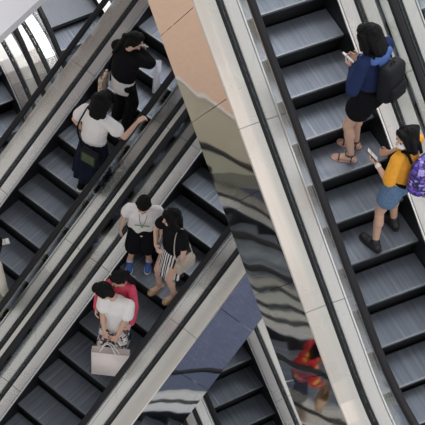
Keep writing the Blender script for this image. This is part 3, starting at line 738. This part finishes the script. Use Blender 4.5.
f.attach(b, 'clasp', rbox_data(.012, .03, .02, .003, RZ(10, q + V3((-.01, 0, -.05)))), gold)
f.attach(b, 'strap', tube_data(spline([c + V3((0, -.12, .09)), f.t((-.16, -.10, .30)), f.t((-.11, -.03, .55)), f.t((-.12, .07, .50)), f.t((-.19, .13, .26)), c + V3((0, .12, .09))], 6), (.003, .008)), beige)

# ---- couple with the shopping bag (middle escalator)
f = Fig('person in a pinkish red jacket with a hair clip, embracing the one in front', (.81, 12.19, -18.924), 205, 1.62, 'mid', lean=6, hyaw=32, hpitch=16, feet=[(-.11, .0, 0), (.11, .02, 0)], build=.80)
f.arm(1, (.24, .30, .96), pole=(1, -.2, -.5), hd=(-.35, .9, -.4), pn=(-1, -.2, 0), curl=30); f.arm(-1, (-.26, .30, .92), pole=(-1, -.2, -.5), hd=(.35, .9, -.4), pn=(1, -.2, 0), curl=30)
f.body(); f.hair('bun'); f.top('jacket', redj, .016, 'long', -.10, .010); f.trousers('trousers', mat('dark_blue_jeans', (.02, .03, .07), .9, bump=.3, spec=.2), .018, .96, .004); f.shoes(whiteshoe, whitesole)
c = f.h((.055, .045, .125)); hull_obj('hair_clip', rbox_data(.014, .055, .012, .004, RZ(20, c, 0, 30)), silver, f.root)
f = Fig('person in a white t-shirt with head turned back, holding a white shopping bag', (.73, 11.98, -19.155), 202, 1.82, 'mid', lean=4, hyaw=80, hpitch=30, htilt=0, feet=[(-.12, .0, 4), (.12, .03, -4)], build=.95, head_shift=(.07, .02, -.02))
f.arm(1, (.06, .25, .88), pole=(1, -.3, -.1), hd=(-.35, .3, -.9), pn=(-.2, -1, 0), curl=40); f.arm(-1, (-.09, .26, .86), pole=(-1, -.3, -.1), hd=(.35, .3, -.9), pn=(.2, -1, 0), curl=40)
f.body(eyes=False); f.hair('short'); f.top('t_shirt', white, .032, 'short', -.12, .010); f.trousers('trousers', bwprint, .022, .96, .01); f.shoes(whiteshoe, whitesole)
c = V3((-.06, .32, .48)); b = f.held('shopping_bag', 'large white paper shopping bag held low by the person in white on the middle escalator', 'bag', c, xf(tray_bag(.45, .15, .38, 1.10), RZ(16, c, 14, 0)), paper)
for sy in (-.04, .04):
    f.attach(b, 'handle', tube_data(spline([c + V3((-.12, sy, .18)), V3((-.06, .28 + sy * .4, .80)), V3((.02, .28 + sy * .4, .80)), c + V3((.14, sy, .20))], 6), .006), white)
f.attach(b, 'loop', tube_data(spline([c + V3((.22, .0, -.17)), c + V3((.20, .06, -.27)), c + V3((.06, .06, -.27)), c + V3((.0, .0, -.19))], 6), .006), white)
# ---- rider just outside the lower left corner, seen in the polished cladding
f = Fig('person in a red jacket and black trousers, seen only as a reflection', (-.30, 10.39, -20.31), 222, 1.60, lean=5, hpitch=24, hyaw=-10, feet=[(-.11, .0, 0), (.11, .02, 0)])
f.arm(1, (.12, .30, .98), pole=(1, -.2, -.5), curl=35); f.arm(-1, (-.22, .22, .90), pole=(-1, -.2, -.5), curl=35)
f.body(); f.hair('long'); f.top('jacket', blotch_mat('red_jacket_print', [(.45, .01, .015), (.60, .03, .03), (.30, .01, .01), (.55, .02, .02), (.62, .30, .05), (.50, .01, .02)], 16), .036, 'long', -.02, .010); f.trousers('trousers', black, .022, .96); f.shoes(blueshoe, whitesole)
c = V3((-.22, .34, .62)); b = f.held('shopping_bag', 'kraft paper bag with a brown mark, seen only as a reflection', 'bag', c, xf(tray_bag(.30, .12, .30), RZ(20, c)), kraft)
for sy in (-.04, .04): f.attach(b, 'handle', tube_data(spline([c + V3((-.08, sy, .15)), c + V3((-.05, sy * .4 - .04, .27)), c + V3((.05, sy * .4 - .04, .27)), c + V3((.08, sy, .15))], 5), .004), kraft)
f.attach(b, 'logo', xf(merge(tube_data(spline([(-.07, -.066, .02), (-.02, -.067, .05), (.0, -.067, .0), (.04, -.067, .05), (.08, -.066, .03)], 6), .004), tube_data([(-.06, -.065, -.03), (.06, -.065, -.03)], .004)), RZ(20, c)), brownstrap)
# PEOPLE_END

# ------------------------------------------------------------------ light
W = bpy.data.worlds.new('atrium_daylight'); SC.world = W; W.use_nodes = True
nt = W.node_tree; bg = nt.nodes['Background']
tc = N(nt, 'ShaderNodeTexCoord'); sx = N(nt, 'ShaderNodeSeparateXYZ'); nt.links.new(tc.outputs['Generated'], sx.inputs[0])
wr = N(nt, 'ShaderNodeValToRGB'); we = wr.color_ramp.elements
we[0].position = .0; we[0].color = (.52, .50, .48, 1); we[1].position = .62; we[1].color = (.93, .93, .95, 1)
mr = N(nt, 'ShaderNodeMath', operation='MULTIPLY_ADD'); mr.inputs[1].default_value = .5; mr.inputs[2].default_value = .5
nt.links.new(sx.outputs[0], mr.inputs[0]); nt.links.new(mr.outputs[0], wr.inputs[0]); nt.links.new(wr.outputs[0], bg.inputs[0]); bg.inputs[1].default_value = 1.0
def area(name, loc, size, power, col=(1, .96, .92), target=None, sy=None):
    L = bpy.data.lights.new(name, 'AREA'); L.energy = power; L.shape = 'RECTANGLE'; L.size = size; L.size_y = sy or size; L.color = col
    o = bpy.data.objects.new(name, L); COL.objects.link(o); o.location = loc
    t = Vector(target or (loc[0], loc[1] + .001, 0)); o.rotation_euler = (t - Vector(loc)).to_track_quat('-Z', 'Y').to_euler()
    return o
area('added_light_panel', (4, 29, ZO + 3), 18, 5200, (1, .97, .97), target=(1, 13, 8))  # added lamp out of view, brightens the treads of the middle-level pair
area('added_light_panel', (8, 3, ZO + 6), 3, 300, (1, .88, .8), target=(1, 12, 8))  # added warm lamp out of view, puts highlights on the deck steel

SC.cycles.sample_clamp_indirect = 4.; SC.cycles.transparent_max_bounces = 32

# ------------------------------------------------------------------ camera
cam = bpy.data.cameras.new('camera'); co = bpy.data.objects.new('camera', cam); COL.objects.link(co)
F_PX, PITCH, ROLL, CX, CY = 1680.1621, math.radians(57.5428), math.radians(.9489), 59.2392, 346.5158
Fw = Vector((0, math.cos(PITCH), -math.sin(PITCH))); R0 = Vector((1, 0, 0)); U0 = R0.cross(Fw)
Rr = R0 * math.cos(ROLL) + U0 * math.sin(ROLL); Ur = -R0 * math.sin(ROLL) + U0 * math.cos(ROLL)
co.matrix_world = Matrix(((Rr.x, Ur.x, -Fw.x, 0), (Rr.y, Ur.y, -Fw.y, 0), (Rr.z, Ur.z, -Fw.z, ZO), (0, 0, 0, 1)))
cam.sensor_width = 36; cam.sensor_fit = 'HORIZONTAL'; cam.lens = F_PX / 425 * 36
cam.shift_x = (212.5 - CX) / 425; cam.shift_y = (CY - 212.5) / 425
cam.clip_end = 200
SC.camera = co
vsn = SC.view_settings; vsn.view_transform = 'Standard'; vsn.look = 'None'; vsn.gamma = 1; vsn.use_curve_mapping = False
vsn.exposure = 0.
